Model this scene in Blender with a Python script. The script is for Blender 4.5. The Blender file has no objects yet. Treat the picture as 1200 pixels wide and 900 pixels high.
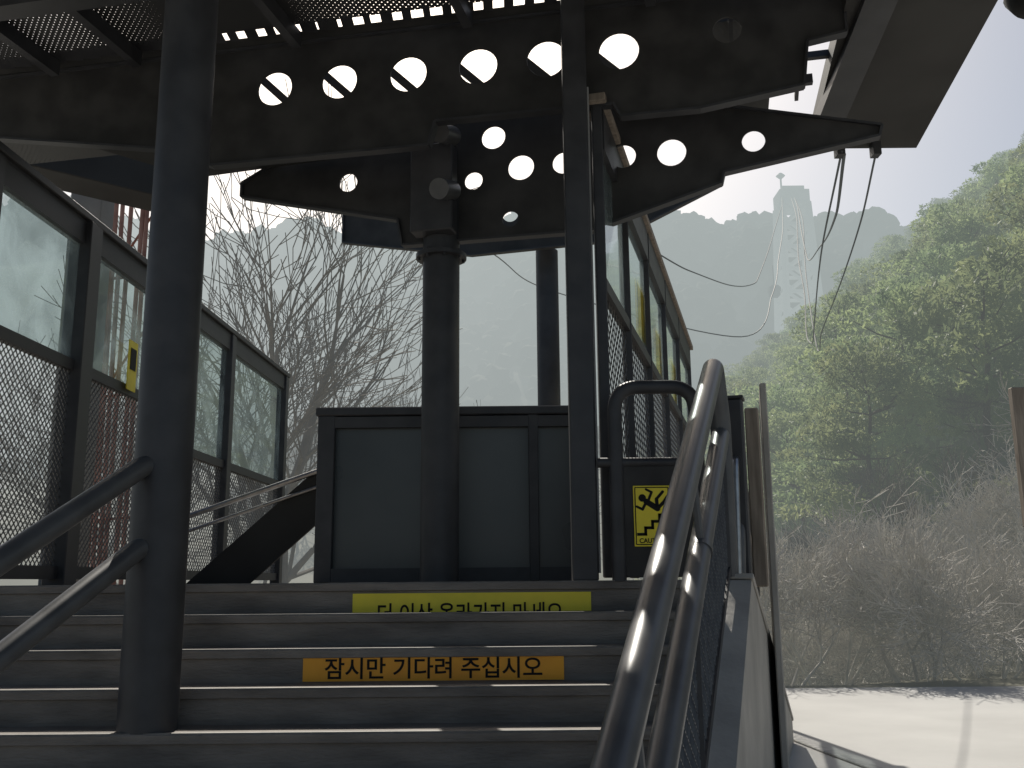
import bpy, math, random
import numpy as np
from mathutils import Vector, Matrix
random.seed(7); np.random.seed(7)
D=bpy.data; C=bpy.context; SC=C.scene
COL=SC.collection

# ---------------------------------------------------------------- materials
def new_mat(name):
    m=D.materials.new(name); m.use_nodes=True
    nt=m.node_tree; nt.nodes.clear()
    out=nt.nodes.new('ShaderNodeOutputMaterial')
    return m,nt,out
def math_node(nt,op,a,b=None):
    n=nt.nodes.new('ShaderNodeMath'); n.operation=op
    for i,v in enumerate((a,b)):
        if v is None: continue
        if isinstance(v,(int,float)): n.inputs[i].default_value=v
        else: nt.links.new(v,n.inputs[i])
    return n.outputs[0]
def paint_haze(nt,shader,out,L=205.0):
    # painted haze: glow mixed into the surface shader, growing with world distance
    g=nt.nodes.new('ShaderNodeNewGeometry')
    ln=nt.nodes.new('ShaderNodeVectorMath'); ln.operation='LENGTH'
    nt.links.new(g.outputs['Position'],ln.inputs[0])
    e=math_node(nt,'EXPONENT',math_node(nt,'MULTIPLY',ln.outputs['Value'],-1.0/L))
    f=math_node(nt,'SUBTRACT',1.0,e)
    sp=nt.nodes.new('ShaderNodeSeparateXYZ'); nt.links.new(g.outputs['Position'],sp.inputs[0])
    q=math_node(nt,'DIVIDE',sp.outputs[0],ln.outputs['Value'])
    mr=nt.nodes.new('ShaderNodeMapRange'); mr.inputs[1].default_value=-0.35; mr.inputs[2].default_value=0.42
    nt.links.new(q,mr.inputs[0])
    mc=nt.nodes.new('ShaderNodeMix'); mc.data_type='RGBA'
    mc.inputs['A'].default_value=(0.54,0.585,0.58,1); mc.inputs['B'].default_value=(0.40,0.45,0.445,1)  # sun glow painted in: haze colour brighter towards the left
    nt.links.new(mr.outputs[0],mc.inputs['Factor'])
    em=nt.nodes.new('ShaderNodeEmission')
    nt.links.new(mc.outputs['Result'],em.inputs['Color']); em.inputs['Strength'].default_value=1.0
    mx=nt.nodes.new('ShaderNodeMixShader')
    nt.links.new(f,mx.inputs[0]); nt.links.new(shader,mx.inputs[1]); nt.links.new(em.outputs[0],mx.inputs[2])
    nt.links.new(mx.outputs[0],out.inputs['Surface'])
def mat(name,c1,c2=None,scale=6.0,rough=0.6,metal=0.0,bump=0.0,haze=False,rand=0.0,detail=3,spec=0.5,stretch=None,contrast=(0.35,0.65),roughvar=0.0,coords='Object',transl=0.0):
    m,nt,out=new_mat(name)
    b=nt.nodes.new('ShaderNodeBsdfPrincipled')
    b.inputs['Roughness'].default_value=rough; b.inputs['Metallic'].default_value=metal
    b.inputs['Specular IOR Level'].default_value=spec
    if c2 is None: c2=tuple(x*0.75 for x in c1)
    tc=nt.nodes.new('ShaderNodeTexCoord'); mp=nt.nodes.new('ShaderNodeMapping')
    nt.links.new(tc.outputs[coords],mp.inputs[0])
    if stretch: mp.inputs['Scale'].default_value=stretch
    n=nt.nodes.new('ShaderNodeTexNoise'); n.inputs['Scale'].default_value=scale; n.inputs['Detail'].default_value=detail
    nt.links.new(mp.outputs[0],n.inputs['Vector'])
    r=nt.nodes.new('ShaderNodeValToRGB')
    r.color_ramp.elements[0].position=contrast[0]; r.color_ramp.elements[1].position=contrast[1]
    r.color_ramp.elements[0].color=(*c2,1); r.color_ramp.elements[1].color=(*c1,1)
    nt.links.new(n.outputs['Fac'],r.inputs[0])
    col=r.outputs[0]
    if rand>0:
        oi=nt.nodes.new('ShaderNodeObjectInfo')
        hs=nt.nodes.new('ShaderNodeHueSaturation')
        v=math_node(nt,'ADD',math_node(nt,'MULTIPLY',oi.outputs['Random'],rand*2),1.0-rand)
        nt.links.new(v,hs.inputs['Value'])
        h=math_node(nt,'ADD',math_node(nt,'MULTIPLY',oi.outputs['Random'],0.03),0.485)
        nt.links.new(h,hs.inputs['Hue']); nt.links.new(col,hs.inputs['Color']); col=hs.outputs[0]
    nt.links.new(col,b.inputs['Base Color'])
    if roughvar>0:
        rv=math_node(nt,'ADD',math_node(nt,'MULTIPLY',n.outputs['Fac'],roughvar),rough-roughvar*0.5)
        nt.links.new(rv,b.inputs['Roughness'])
    if bump>0:
        n2=nt.nodes.new('ShaderNodeTexNoise'); n2.inputs['Scale'].default_value=scale*9; n2.inputs['Detail'].default_value=2
        nt.links.new(mp.outputs[0],n2.inputs['Vector'])
        bp=nt.nodes.new('ShaderNodeBump'); bp.inputs['Strength'].default_value=bump; bp.inputs['Distance'].default_value=0.01
        nt.links.new(n2.outputs['Fac'],bp.inputs['Height']); nt.links.new(bp.outputs[0],b.inputs['Normal'])
    sh=b.outputs[0]
    if transl>0:
        t=nt.nodes.new('ShaderNodeBsdfTranslucent'); nt.links.new(col,t.inputs['Color'])
        mx=nt.nodes.new('ShaderNodeMixShader'); mx.inputs[0].default_value=transl
        nt.links.new(sh,mx.inputs[1]); nt.links.new(t.outputs[0],mx.inputs[2]); sh=mx.outputs[0]
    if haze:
        paint_haze(nt,sh,out)
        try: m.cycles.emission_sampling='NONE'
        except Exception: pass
    else: nt.links.new(sh,out.inputs['Surface'])
    return m

M_STEEL=mat('dark_painted_steel',(0.050,0.050,0.053),(0.030,0.030,0.033),scale=5,rough=0.5,roughvar=0.25)
M_STEEL2=mat('charcoal_steel',(0.054,0.052,0.050),(0.032,0.031,0.030),scale=4,rough=0.6,roughvar=0.2,spec=0.3)
M_WIRE=mat('grey_wire',(0.12,0.118,0.11),(0.07,0.068,0.066),scale=14,rough=0.4)
M_PIPE=mat('worn_black_pipe_paint',(0.11,0.11,0.11),(0.07,0.07,0.072),scale=6,rough=0.36,roughvar=0.12,contrast=(0.3,0.7),spec=0.5)
M_FASCIA=mat('grey_fascia_paint',(0.045,0.043,0.040),(0.032,0.030,0.028),scale=1.5,rough=0.65,spec=0.3)
M_SILVER=mat('brushed_steel',(0.5,0.5,0.5),(0.35,0.35,0.36),scale=12,rough=0.3,metal=0.9)
M_STAIR=mat('stair_stone',(0.27,0.238,0.205),(0.13,0.113,0.098),scale=3.5,rough=0.8,bump=0.8,detail=7,stretch=(0.6,1,2.5),contrast=(0.3,0.7))
M_NOSE=mat('worn_metal_nosing',(0.22,0.205,0.185),(0.10,0.092,0.08),scale=9,rough=0.65,detail=5)
M_CONC=mat('concrete',(0.26,0.26,0.255),(0.18,0.18,0.177),scale=1.2,rough=0.85,bump=0.3,detail=6)
M_PLAZA=mat('plaza_concrete',(0.46,0.455,0.435),(0.37,0.365,0.35),scale=0.6,rough=0.85,bump=0.4,detail=8,contrast=(0.3,0.7))
M_BEIGE=mat('sandstone_cladding',(0.42,0.395,0.355),(0.28,0.265,0.24),scale=2.2,rough=0.6,bump=0.4,detail=7,contrast=(0.3,0.7))
M_JOINT=mat('dark_joint',(0.05,0.045,0.04))
M_KERB=mat('kerb_granite',(0.42,0.41,0.39),(0.3,0.3,0.29),scale=14,rough=0.8)
M_RUST=mat('rusty_pipe',(0.36,0.20,0.16),(0.20,0.10,0.08),scale=3,rough=0.85)
M_YEL=mat('yellow_sticker',(0.95,0.78,0.05),(0.82,0.67,0.05),scale=5,rough=0.5)
M_YELT=mat('yellow_film_sticker',(0.95,0.80,0.06),(0.85,0.70,0.06),scale=5,rough=0.5,transl=0.5)
M_ORA=mat('orange_sticker',(1.0,0.44,0.03),(0.88,0.36,0.025),scale=5,rough=0.5)
M_BLK=mat('black_print',(0.012,0.012,0.012),rough=0.6,spec=0.2)
M_WOOD=mat('weathered_wood',(0.30,0.25,0.20),(0.19,0.155,0.12),scale=4,stretch=(6,6,0.6),rough=0.8)
M_DARKPANEL=mat('smoky_tinted_panel',(0.095,0.104,0.104),(0.062,0.070,0.073),scale=0.9,rough=0.30,roughvar=0.2,spec=0.5)
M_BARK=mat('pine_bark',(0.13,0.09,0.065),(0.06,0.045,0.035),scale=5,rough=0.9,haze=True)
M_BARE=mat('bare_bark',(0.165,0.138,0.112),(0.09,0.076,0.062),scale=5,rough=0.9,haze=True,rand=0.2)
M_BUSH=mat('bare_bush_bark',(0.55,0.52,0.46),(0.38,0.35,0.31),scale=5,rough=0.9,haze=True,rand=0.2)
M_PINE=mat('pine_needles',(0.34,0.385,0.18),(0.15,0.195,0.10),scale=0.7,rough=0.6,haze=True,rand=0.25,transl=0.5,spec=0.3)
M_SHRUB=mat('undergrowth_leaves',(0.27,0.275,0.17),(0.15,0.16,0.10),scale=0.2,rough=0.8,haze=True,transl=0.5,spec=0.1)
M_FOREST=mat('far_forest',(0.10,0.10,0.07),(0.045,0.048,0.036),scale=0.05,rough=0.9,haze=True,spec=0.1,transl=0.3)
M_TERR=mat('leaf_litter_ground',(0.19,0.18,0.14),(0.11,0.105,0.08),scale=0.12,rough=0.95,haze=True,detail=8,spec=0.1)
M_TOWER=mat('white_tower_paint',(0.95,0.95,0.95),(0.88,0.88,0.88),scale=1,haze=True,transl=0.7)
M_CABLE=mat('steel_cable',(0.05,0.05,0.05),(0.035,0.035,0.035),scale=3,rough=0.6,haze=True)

def glass_mat(name,d0,d1,col):
    m,nt,out=new_mat(name)
    tr=nt.nodes.new('ShaderNodeBsdfTransparent'); tr.inputs['Color'].default_value=(0.72,0.81,0.81,1)
    gl=nt.nodes.new('ShaderNodeBsdfGlossy'); gl.inputs['Roughness'].default_value=0.04; gl.inputs['Color'].default_value=(0.9,0.95,0.95,1)
    df=nt.nodes.new('ShaderNodeBsdfTranslucent'); df.inputs['Color'].default_value=(*col,1)
    fr=nt.nodes.new('ShaderNodeFresnel'); fr.inputs['IOR'].default_value=1.45
    tc=nt.nodes.new('ShaderNodeTexCoord')
    n=nt.nodes.new('ShaderNodeTexNoise'); n.inputs['Scale'].default_value=2.2; n.inputs['Detail'].default_value=6; n.inputs['Distortion'].default_value=0.6
    nt.links.new(tc.outputs['Object'],n.inputs['Vector'])
    r=nt.nodes.new('ShaderNodeMapRange'); r.inputs[1].default_value=0.38; r.inputs[2].default_value=0.68; r.inputs[3].default_value=d0; r.inputs[4].default_value=d1
    nt.links.new(n.outputs['Fac'],r.inputs[0])
    a=nt.nodes.new('ShaderNodeMixShader'); nt.links.new(r.outputs[0],a.inputs[0]); nt.links.new(tr.outputs[0],a.inputs[1]); nt.links.new(df.outputs[0],a.inputs[2])
    b=nt.nodes.new('ShaderNodeMixShader'); nt.links.new(fr.outputs[0],b.inputs[0]); nt.links.new(a.outputs[0],b.inputs[1]); nt.links.new(gl.outputs[0],b.inputs[2])
    nt.links.new(b.outputs[0],out.inputs['Surface']); return m
M_GLASS=glass_mat('dusty_glass',0.06,0.6,(0.34,0.42,0.42))
M_GLASS2=glass_mat('dusty_sky_sheen_glass',0.4,0.8,(0.42,0.51,0.51))  # heavier pale film on dusty panes, standing in for reflected sky
def perf_mat():
    m,nt,out=new_mat('perforated_steel')
    b=nt.nodes.new('ShaderNodeBsdfPrincipled'); b.inputs['Base Color'].default_value=(0.045,0.045,0.045,1); b.inputs['Roughness'].default_value=0.5
    tr=nt.nodes.new('ShaderNodeBsdfTransparent')
    tc=nt.nodes.new('ShaderNodeTexCoord'); sp=nt.nodes.new('ShaderNodeSeparateXYZ'); nt.links.new(tc.outputs['Object'],sp.inputs[0])
    sx=math_node(nt,'SINE',math_node(nt,'MULTIPLY',sp.outputs[0],150.0))
    sy=math_node(nt,'SINE',math_node(nt,'MULTIPLY',sp.outputs[1],100.0))
    wv=math_node(nt,'MULTIPLY',math_node(nt,'SINE',math_node(nt,'MULTIPLY',sp.outputs[0],2.3)),math_node(nt,'SINE',math_node(nt,'MULTIPLY',sp.outputs[1],1.7)))
    thr=math_node(nt,'SUBTRACT',0.86,math_node(nt,'MULTIPLY',wv,0.16))
    f=math_node(nt,'GREATER_THAN',math_node(nt,'MULTIPLY',sx,sy),thr)
    mx=nt.nodes.new('ShaderNodeMixShader'); nt.links.new(f,mx.inputs[0]); nt.links.new(b.outputs[0],mx.inputs[1]); nt.links.new(tr.outputs[0],mx.inputs[2])
    nt.links.new(mx.outputs[0],out.inputs['Surface']); return m
M_PERF=perf_mat()

# ---------------------------------------------------------------- helpers
def link(o): COL.objects.link(o); return o
def mesh_obj(name,vs,fs,m,parent=None,smooth=False):
    me=D.meshes.new(name); me.from_pydata([tuple(v) for v in vs],[],fs); me.update()
    if m: me.materials.append(m)
    if smooth: me.polygons.foreach_set('use_smooth',[True]*len(me.polygons))
    o=D.objects.new(name,me); link(o)
    if parent: o.parent=parent
    return o
def empty(name,loc=(0,0,0)):
    o=D.objects.new(name,None); o.location=loc; o.empty_display_size=0.3; link(o); return o
def tag(o,label,cat,group=None):
    o['label']=label; o['category']=cat
    if group: o['group']=group
    return o
def child(o,p):
    o.parent=p
    o.matrix_parent_inverse=Matrix.Translation(p.location).inverted() if p.type=='EMPTY' else Matrix.Identity(4)
    return o
class G:
    def __init__(s): s.v=[]; s.f=[]
    def add(s,vs,fs):
        o=len(s.v); s.v+= [tuple(v) for v in vs]; s.f+=[tuple(i+o for i in f) for f in fs]
        return s
    def box(s,c,size,ax=None,bev=0.0):
        c=Vector(c); hx,hy,hz=[q/2 for q in size]
        X=Vector((1,0,0)) if ax is None else Vector((ax[0],ax[1],0)).normalized()
        Y=Vector((-X.y,X.x,0)); Z=Vector((0,0,1))
        s.obox(c,X*hx,Y*hy,Z*hz,bev); return s
    def obox(s,c,a,b,d,bev=0.0):
        la,lb,ld=a.length,b.length,d.length
        if bev<=0 or bev>=min(la,lb,ld)*0.9:
            vs=[c+a*i+b*j+d*k for i in(-1,1) for j in(-1,1) for k in(-1,1)]
            fs=[(0,1,3,2),(4,6,7,5),(0,4,5,1),(2,3,7,6),(0,2,6,4),(1,5,7,3)]
            s.add(vs,fs); return
        ia,ib,idd=(la-bev)/la,(lb-bev)/lb,(ld-bev)/ld
        vs=[];idx={}
        for i in(-1,1):
            for j in(-1,1):
                for k in(-1,1):
                    idx[(i,j,k,0)]=len(vs); vs.append(c+a*i+b*j*ib+d*k*idd)
                    idx[(i,j,k,1)]=len(vs); vs.append(c+a*i*ia+b*j+d*k*idd)
                    idx[(i,j,k,2)]=len(vs); vs.append(c+a*i*ia+b*j*ib+d*k)
        fs=[]
        for i in(-1,1):
            fs.append([idx[(i,-1,-1,0)],idx[(i,1,-1,0)],idx[(i,1,1,0)],idx[(i,-1,1,0)]])
            fs.append([idx[(-1,i,-1,1)],idx[(1,i,-1,1)],idx[(1,i,1,1)],idx[(-1,i,1,1)]])
            fs.append([idx[(-1,-1,i,2)],idx[(1,-1,i,2)],idx[(1,1,i,2)],idx[(-1,1,i,2)]])
            for j in(-1,1):
                fs.append([idx[(i,j,-1,0)],idx[(i,j,1,0)],idx[(i,j,1,1)],idx[(i,j,-1,1)]])
                fs.append([idx[(i,-1,j,0)],idx[(i,1,j,0)],idx[(i,1,j,2)],idx[(i,-1,j,2)]])
                fs.append([idx[(-1,i,j,1)],idx[(1,i,j,1)],idx[(1,i,j,2)],idx[(-1,i,j,2)]])
                for k in(-1,1): fs.append([idx[(i,j,k,0)],idx[(i,j,k,1)],idx[(i,j,k,2)]])
        s.add(vs,fs)
    def bar(s,p,q,w,h,up=(0,0,1),bev=0.0):
        p=Vector(p);q=Vector(q); d=(q-p); L=d.length; d/=L
        u=Vector(up); sd=d.cross(u)
        if sd.length<1e-4: sd=Vector((1,0,0))
        sd.normalize(); u=sd.cross(d).normalized()
        s.obox((p+q)/2,d*L/2,sd*w/2,u*h/2,bev); return s
    def tube(s,pts,r,n=10,cap=True):
        pts=[Vector(p) for p in pts]
        rs=r if isinstance(r,(list,tuple)) else [r]*len(pts)
        base=len(s.v); prev=None
        for i,p in enumerate(pts):
            if i==0: t=pts[1]-pts[0]
            elif i==len(pts)-1: t=pts[-1]-pts[-2]
            else: t=(pts[i+1]-pts[i]).normalized()+(pts[i]-pts[i-1]).normalized()
            t.normalize()
            if prev is None:
                a=Vector((0,0,1)) if abs(t.z)<0.9 else Vector((1,0,0))
                u=t.cross(a).normalized()
            else:
                u=(prev-t*prev.dot(t)).normalized()
            prev=u; w=t.cross(u)
            for k in range(n):
                an=2*math.pi*k/n
                s.v.append(tuple(p+u*math.cos(an)*rs[i]+w*math.sin(an)*rs[i]))
        for i in range(len(pts)-1):
            for k in range(n):
                a=base+i*n+k; b=base+i*n+(k+1)%n
                s.f.append((a,b,b+n,a+n))
        if cap:
            s.f.append(tuple(base+k for k in range(n))[::-1]); e=base+(len(pts)-1)*n
            s.f.append(tuple(e+k for k in range(n)))
        return s
    def wiremesh(s,o,U,V,pitch,r):
        o=Vector(o);U=Vector(U);V=Vector(V); W=U.length;Hh=V.length; u=U/W
        for sg in(1,-1):
            c=math.floor(-Hh/pitch)*pitch if sg==1 else 0
            while c<W+Hh:
                if sg==1: t0=max(0,-c); t1=min(Hh,W-c)
                else: t0=max(0,c-W); t1=min(Hh,c)
                if t1-t0>0.01:
                    p=o+u*(c+sg*t0)+V*(t0/Hh); q=o+u*(c+sg*t1)+V*(t1/Hh)
                    s.tube([p,q],r,3,False)
                c+=pitch*1.414
        return s
    def obj(s,name,m,parent=None,smooth=False):
        o=mesh_obj(name,s.v,s.f,m,None,smooth)
        if parent: child(o,parent)
        return o
def smooth_angle(o,deg=35):
    me=o.data; me.polygons.foreach_set('use_smooth',[True]*len(me.polygons))
    try: me.set_sharp_from_angle(angle=math.radians(deg))
    except Exception: pass
    return o
def rounded(pts,rad,n=6):
    pts=[Vector(p) for p in pts]; out=[pts[0]]
    for i in range(1,len(pts)-1):
        a=(pts[i-1]-pts[i]);b=(pts[i+1]-pts[i]); r=min(rad,a.length*0.49,b.length*0.49)
        p=pts[i]+a.normalized()*r;q=pts[i]+b.normalized()*r
        for k in range(n+1):
            t=k/n; out.append(p*(1-t)**2+pts[i]*2*t*(1-t)+q*t*t)
    out.append(pts[-1]); return out
def plate(name,poly,holes,thick,origin,ux,m,parent):
    cu=D.curves.new(name,'CURVE'); cu.dimensions='2D'; cu.fill_mode='BOTH'; cu.extrude=thick/2
    def spl(pts):
        sp=cu.splines.new('POLY'); sp.points.add(len(pts)-1)
        for i,p in enumerate(pts): sp.points[i].co=(p[0],p[1],0,1)
        sp.use_cyclic_u=True
    spl(poly)
    for (hx,hz,r) in holes:
        spl([(hx+r*math.cos(a*2*math.pi/28),hz+r*math.sin(a*2*math.pi/28)) for a in range(28)])
    t=D.objects.new('tmp',cu); link(t)
    me=D.meshes.new_from_object(t.evaluated_get(C.evaluated_depsgraph_get()))
    D.objects.remove(t)
    X=Vector((ux[0],ux[1],0)).normalized(); N=Vector((X.y,-X.x,0))
    for v in me.vertices:
        v.co=Vector(origin)+X*v.co.x+Vector((0,0,1))*v.co.y+N*v.co.z
    me.materials.clear(); me.materials.append(m); me.name=name
    o=D.objects.new(name,me); link(o)
    if parent: child(o,parent)
    return o
def text_obj(name,txt,size,loc,m,width=None,bold=0.0):
    cu=D.curves.new(name,'FONT'); cu.body=txt; cu.size=size; cu.extrude=0.0008; cu.align_x='CENTER'; cu.offset=bold
    t=D.objects.new('tmp',cu); link(t)
    C.view_layer.update()
    me=D.meshes.new_from_object(t.evaluated_get(C.evaluated_depsgraph_get()))
    D.objects.remove(t)
    xs=[v.co.x for v in me.vertices]
    if xs and width:
        k=width/(max(xs)-min(xs)); cx=(max(xs)+min(xs))/2
        for v in me.vertices: v.co.x=(v.co.x-cx)*k
    me.transform(Matrix.Translation(loc)@Matrix.Rotation(math.pi/2,4,'X'))
    me.materials.clear(); me.materials.append(m)
    o=D.objects.new(name,me); link(o)
    return o

# ---------------------------------------------------------------- terrain
def sst(a,b,x):
    t=max(0,min(1,(x-a)/(b-a))); return t*t*(3-2*t)
def nz(x,y):
    return (math.sin(x*0.05+1.3)*math.cos(y*0.043)+0.5*math.sin(x*0.13+y*0.09)+0.3*math.sin(x*0.31-y*0.22))
def H(x,y):
    if y<16: return -0.03
    plane=0.78*x+0.045*y-9
    if x>115: plane-=(x-115)*0.4
    if y>190: plane-=(y-190)*0.8
    plane+=nz(x,y)*1.0*min(1,y/60)
    ridge=172+9*math.sin(x*0.021+0.5)+6*math.sin(x*0.05)+3*math.sin(x*.13)
    far=-6+ridge*sst(150,470,y)
    if y>470: far-=(y-470)*0.5
    far+=nz(x*0.6,y*0.6)*5*sst(180,260,y)
    mid=-3+0.20*(y-38)
    if y>150: mid-=(y-150)*0.3
    t=max(-2.0+0.2*nz(x*3,y*3),plane,far,mid+nz(x,y)*.8)
    return -0.03*(1-sst(16,24,y))+t*sst(16,24,y)
xs=[-700,-550]+list(range(-450,-80,15))+list(range(-80,150,5))+list(range(150,451,15))+[550,700]
ys=[-300,-100,-40,0,15.4,16,17.5,19,21,23]+list(range(25,70,4))+list(range(70,210,7))+list(range(210,520,10))+[560,650,800]
vs=[(x,y,H(x,y)) for y in ys for x in xs]; nx=len(xs)
fs=[(j*nx+i,j*nx+i+1,(j+1)*nx+i+1,(j+1)*nx+i) for j in range(len(ys)-1) for i in range(nx-1)]
o=mesh_obj('terrain',vs,fs,M_TERR,None,True); o['kind']='structure'

g=G(); g.box((3,-2.4,-0.05),(44,35.2,0.13))
o=g.obj('plaza_pavement',M_PLAZA); o['kind']='structure'
g=G()
pts=[(3.75,4.5),(3.5,6.0),(3.3,7.2),(3.10,8.4),(2.92,9.6),(2.80,10.6),(2.72,11.5)]
for i in range(len(pts)-1):
    g.bar(Vector((*pts[i],0.022)),Vector((*pts[i+1],0.022)),0.12,0.03,bev=0.008)
o=g.obj('kerb',M_KERB); o['kind']='structure'

# ---------------------------------------------------------------- staircase
Y0=6.2; TR=0.3; RI=0.178; NS=9
def XR(y): return 1.33+0.32*(y-6.2)
stair=tag(empty('staircase',(-1.5,4.8,0)),'broad worn stone staircase climbing to the station landing','staircase')
prof=[]
yb=Y0-TR*(NS-1)
prof.append((yb+0.02,0.0))
for n in range(NS-1,-1,-1):
    yn=Y0-TR*n; zt=1.6-RI*n
    prof+= [(yn+0.02,zt-0.05),(yn,zt-0.045),(yn,zt-0.006),(yn+0.006,zt)]
    if n>0: prof.append((yn+TR+0.02,zt))
prof.append((Y0+0.35,1.6)); prof.append((Y0+0.35,0.0))
vs=[];k=len(prof)
for (y,z) in prof: vs.append((-5.4,y,z))
for (y,z) in prof: vs.append((XR(y)-0.02,y,z))
fs=[(i,(i+1)%k,(i+1)%k+k,i+k) for i in range(k)]
fs+= [tuple(range(k))[::-1],tuple(range(k,2*k))]
child(mesh_obj('steps',vs,fs,M_STAIR),stair)
for n in range(NS):
    yn=Y0-TR*n; zt=1.6-RI*n
    x1=XR(yn)-0.06
    G().box(((-5.3+x1)/2,yn+0.020,zt+0.002),(x1+5.3,0.026,0.005)).obj('nosing_strip',M_NOSE,stair)
vs=[(-5.4,Y0+0.352,0),(XR(Y0+.352)-0.02,Y0+0.352,0),(1.5,7.0,0),(3.0,15,0),(-5.4,15,0)]
vs+= [(x,y,1.6) for x,y,z in vs]
G().add(vs,[(0,4,3,2,1),(5,6,7,8,9),(0,1,6,5),(1,2,7,6),(2,3,8,7),(3,4,9,8),(4,0,5,9)]).obj('landing',M_STAIR,stair)
y1=G().box((-0.26,Y0+0.016,1.474),(1.475,0.004,0.125)).obj('warning_sticker',M_YEL,stair); y1['label']='yellow warning strip with Korean lettering'
y2=G().box((-0.447,Y0-2*TR+0.016,1.140),(1.44,0.004,0.138)).obj('warning_sticker',M_ORA,stair); y2['label']='orange waiting strip with Korean lettering'
t=text_obj('lettering','더 이상 올라가지 마세요',0.145,(-0.27,Y0+0.0125,1.356),M_BLK,width=1.14,bold=0.0018); child(t,y1)
t=text_obj('lettering','잠시만 기다려 주십시오',0.122,(-0.447,Y0-2*TR+0.0125,1.094),M_BLK,width=1.20,bold=0.0018); child(t,y2)

# ---------------------------------------------------------------- stair side wall
wall=tag(empty('stair_side_wall',(1.3,5,0)),'pale grey beige stone clad side wall of the stairs','wall')
AX=(0.32,1.0)
def slopedwall(g,pts,off0,off1):
    n=len(pts); vs=[]
    for (y,z) in pts:
        vs+= [(XR(y)+off0,y,0.0),(XR(y)+off0,y,z),(XR(y)+off1,y,z),(XR(y)+off1,y,0.0)]
    fs=[]
    for i in range(n-1):
        a=i*4;b=a+4
        for k in range(4): fs.append((a+k,a+(k+1)%4,b+(k+1)%4,b+k))
    fs+= [(0,1,2,3),((n-1)*4+3,(n-1)*4+2,(n-1)*4+1,(n-1)*4)]
    return g.add(vs,fs)
def zst(y): return 1.6-0.593*(6.2-y)
slopedwall(G(),[(3.55,0.02),(6.25,zst(6.25)-0.03)],0.0,0.14).obj('cladding',M_BEIGE,wall)
slopedwall(G(),[(6.255,1.60),(7.3,1.22),(8.45,0.82),(10.2,0.22)],0.02,0.14).obj('cladding',M_BEIGE,wall)
for (yy,zz) in [(6.9,1.35),(7.6,1.09),(8.3,0.85),(9.1,0.58)]:
    G().box((XR(yy)+0.018,yy,zz/2),(0.006,0.012,zz-0.02)).obj('joint',M_JOINT,wall)
for z0_,z1_ in ((0.45,0.05),(0.85,0.3),(1.2,0.62)):
    G().bar((XR(6.3)+0.018,6.3,z0_),(XR(8.15)+0.018,8.15,z1_),0.006,0.01).obj('joint',M_JOINT,wall)
G().bar((XR(6.26)+0.07,6.26,1.625),(XR(10.2)+0.07,10.2,0.245),0.16,0.035,bev=0.006).obj('coping',M_BEIGE,wall)
pp=tag(empty('parapet_panel',(1.95,7.8,1.2)),'upright pale stone slab beside the descending steps','wall')
G().bar((1.90,7.3,1.54),(2.13,8.25,1.54),0.05,3.05,bev=0.008).obj('slab',M_BEIGE,pp)
G().box((1.78,7.2,2.2),(0.09,0.1,1.3),AX,bev=0.01).obj('post',M_WOOD,pp)

dr=tag(empty('descending_handrail',(1.7,7.0,1.4)),'slim steel and black handrail on the side wall','handrail')
smooth_angle(G().tube(rounded([(1.47,6.55,1.62),(1.50,6.6,2.42),(1.64,7.05,2.42),(1.96,8.1,1.90),(1.96,8.1,1.0)],0.12),0.026,10).obj('upper_rail',M_SILVER,dr))
smooth_angle(G().tube(rounded([(1.49,6.6,1.64),(1.515,6.65,1.98),(1.60,6.98,2.0),(1.90,8.0,1.45),(1.90,8.0,1.0)],0.12),0.045,12).obj('lower_rail',M_PIPE,dr))

# ---------------------------------------------------------------- right handrail with mesh
rr=tag(empty('mesh_handrail',(1.0,5,1)),'worn dark double pipe handrail with mesh infill','handrail')
def rz1(y): return 2.93-0.593*(6.2-y)
def rz2(y): return 2.46-0.593*(6.2-y)
def rx(y): return 1.296+0.32*(y-6.2)
smooth_angle(G().tube(rounded([(rx(1.9),1.9,rz1(1.9)),(rx(6.27),6.27,rz1(6.27)),(rx(6.33)+0.02,6.33,2.6),(rx(6.33)+0.02,6.33,1.62)],0.07,8),0.066,24).obj('upper_rail',M_PIPE,rr))
smooth_angle(G().tube([(rx(2.4)+0.035,2.4,rz2(2.4)),(rx(6.3)+0.02,6.3,rz2(6.3))],0.058,24).obj('lower_rail',M_PIPE,rr))
for yy in (3.36,5.0):
    smooth_angle(G().tube([(rx(yy-0.02)+0.03,yy-0.02,rz2(yy-0.02)),(rx(yy+.02)+0.029,yy+0.02,rz2(yy+.02))],0.0605,24).obj('sleeve',M_PIPE,rr))
    smooth_angle(G().tube([(rx(yy)+0.03,yy,rz2(yy)+.04),(rx(yy)+0.0,yy,rz1(yy)-.04)],0.02,10).obj('bracket',M_PIPE,rr))
G().wiremesh((rx(3.0)+0.035,3.0,rz2(3.0)-0.78),(rx(6.22)-rx(3.0),3.22,0.593*3.22),(0,0,0.72),0.06,0.004).obj('wire_mesh',M_WIRE,rr)
G().bar((rx(3.0)+0.035,3.0,rz2(3.0)-0.80),(rx(6.22)+0.035,6.22,rz2(6.22)-0.80),0.03,0.05).obj('bottom_rail',M_STEEL,rr)
for yy in (3.3,4.62,6.2): G().bar((rx(yy)+0.035,yy,rz2(yy)-0.84),(rx(yy)+0.035,yy,rz2(yy)),0.035,0.035,up=(1,0,0)).obj('post',M_STEEL,rr)
bp=tag(empty('steel_post',(1.49,6.72,1.6)),'boxy black steel post at the rail head','post')
G().box((1.52,6.72,2.2),(0.15,0.16,1.25),AX,bev=0.012).obj('shaft',M_STEEL,bp)
G().box((1.52,6.72,2.835),(0.17,0.18,0.02),AX,bev=0.004).obj('cap',M_STEEL,bp)

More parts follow.
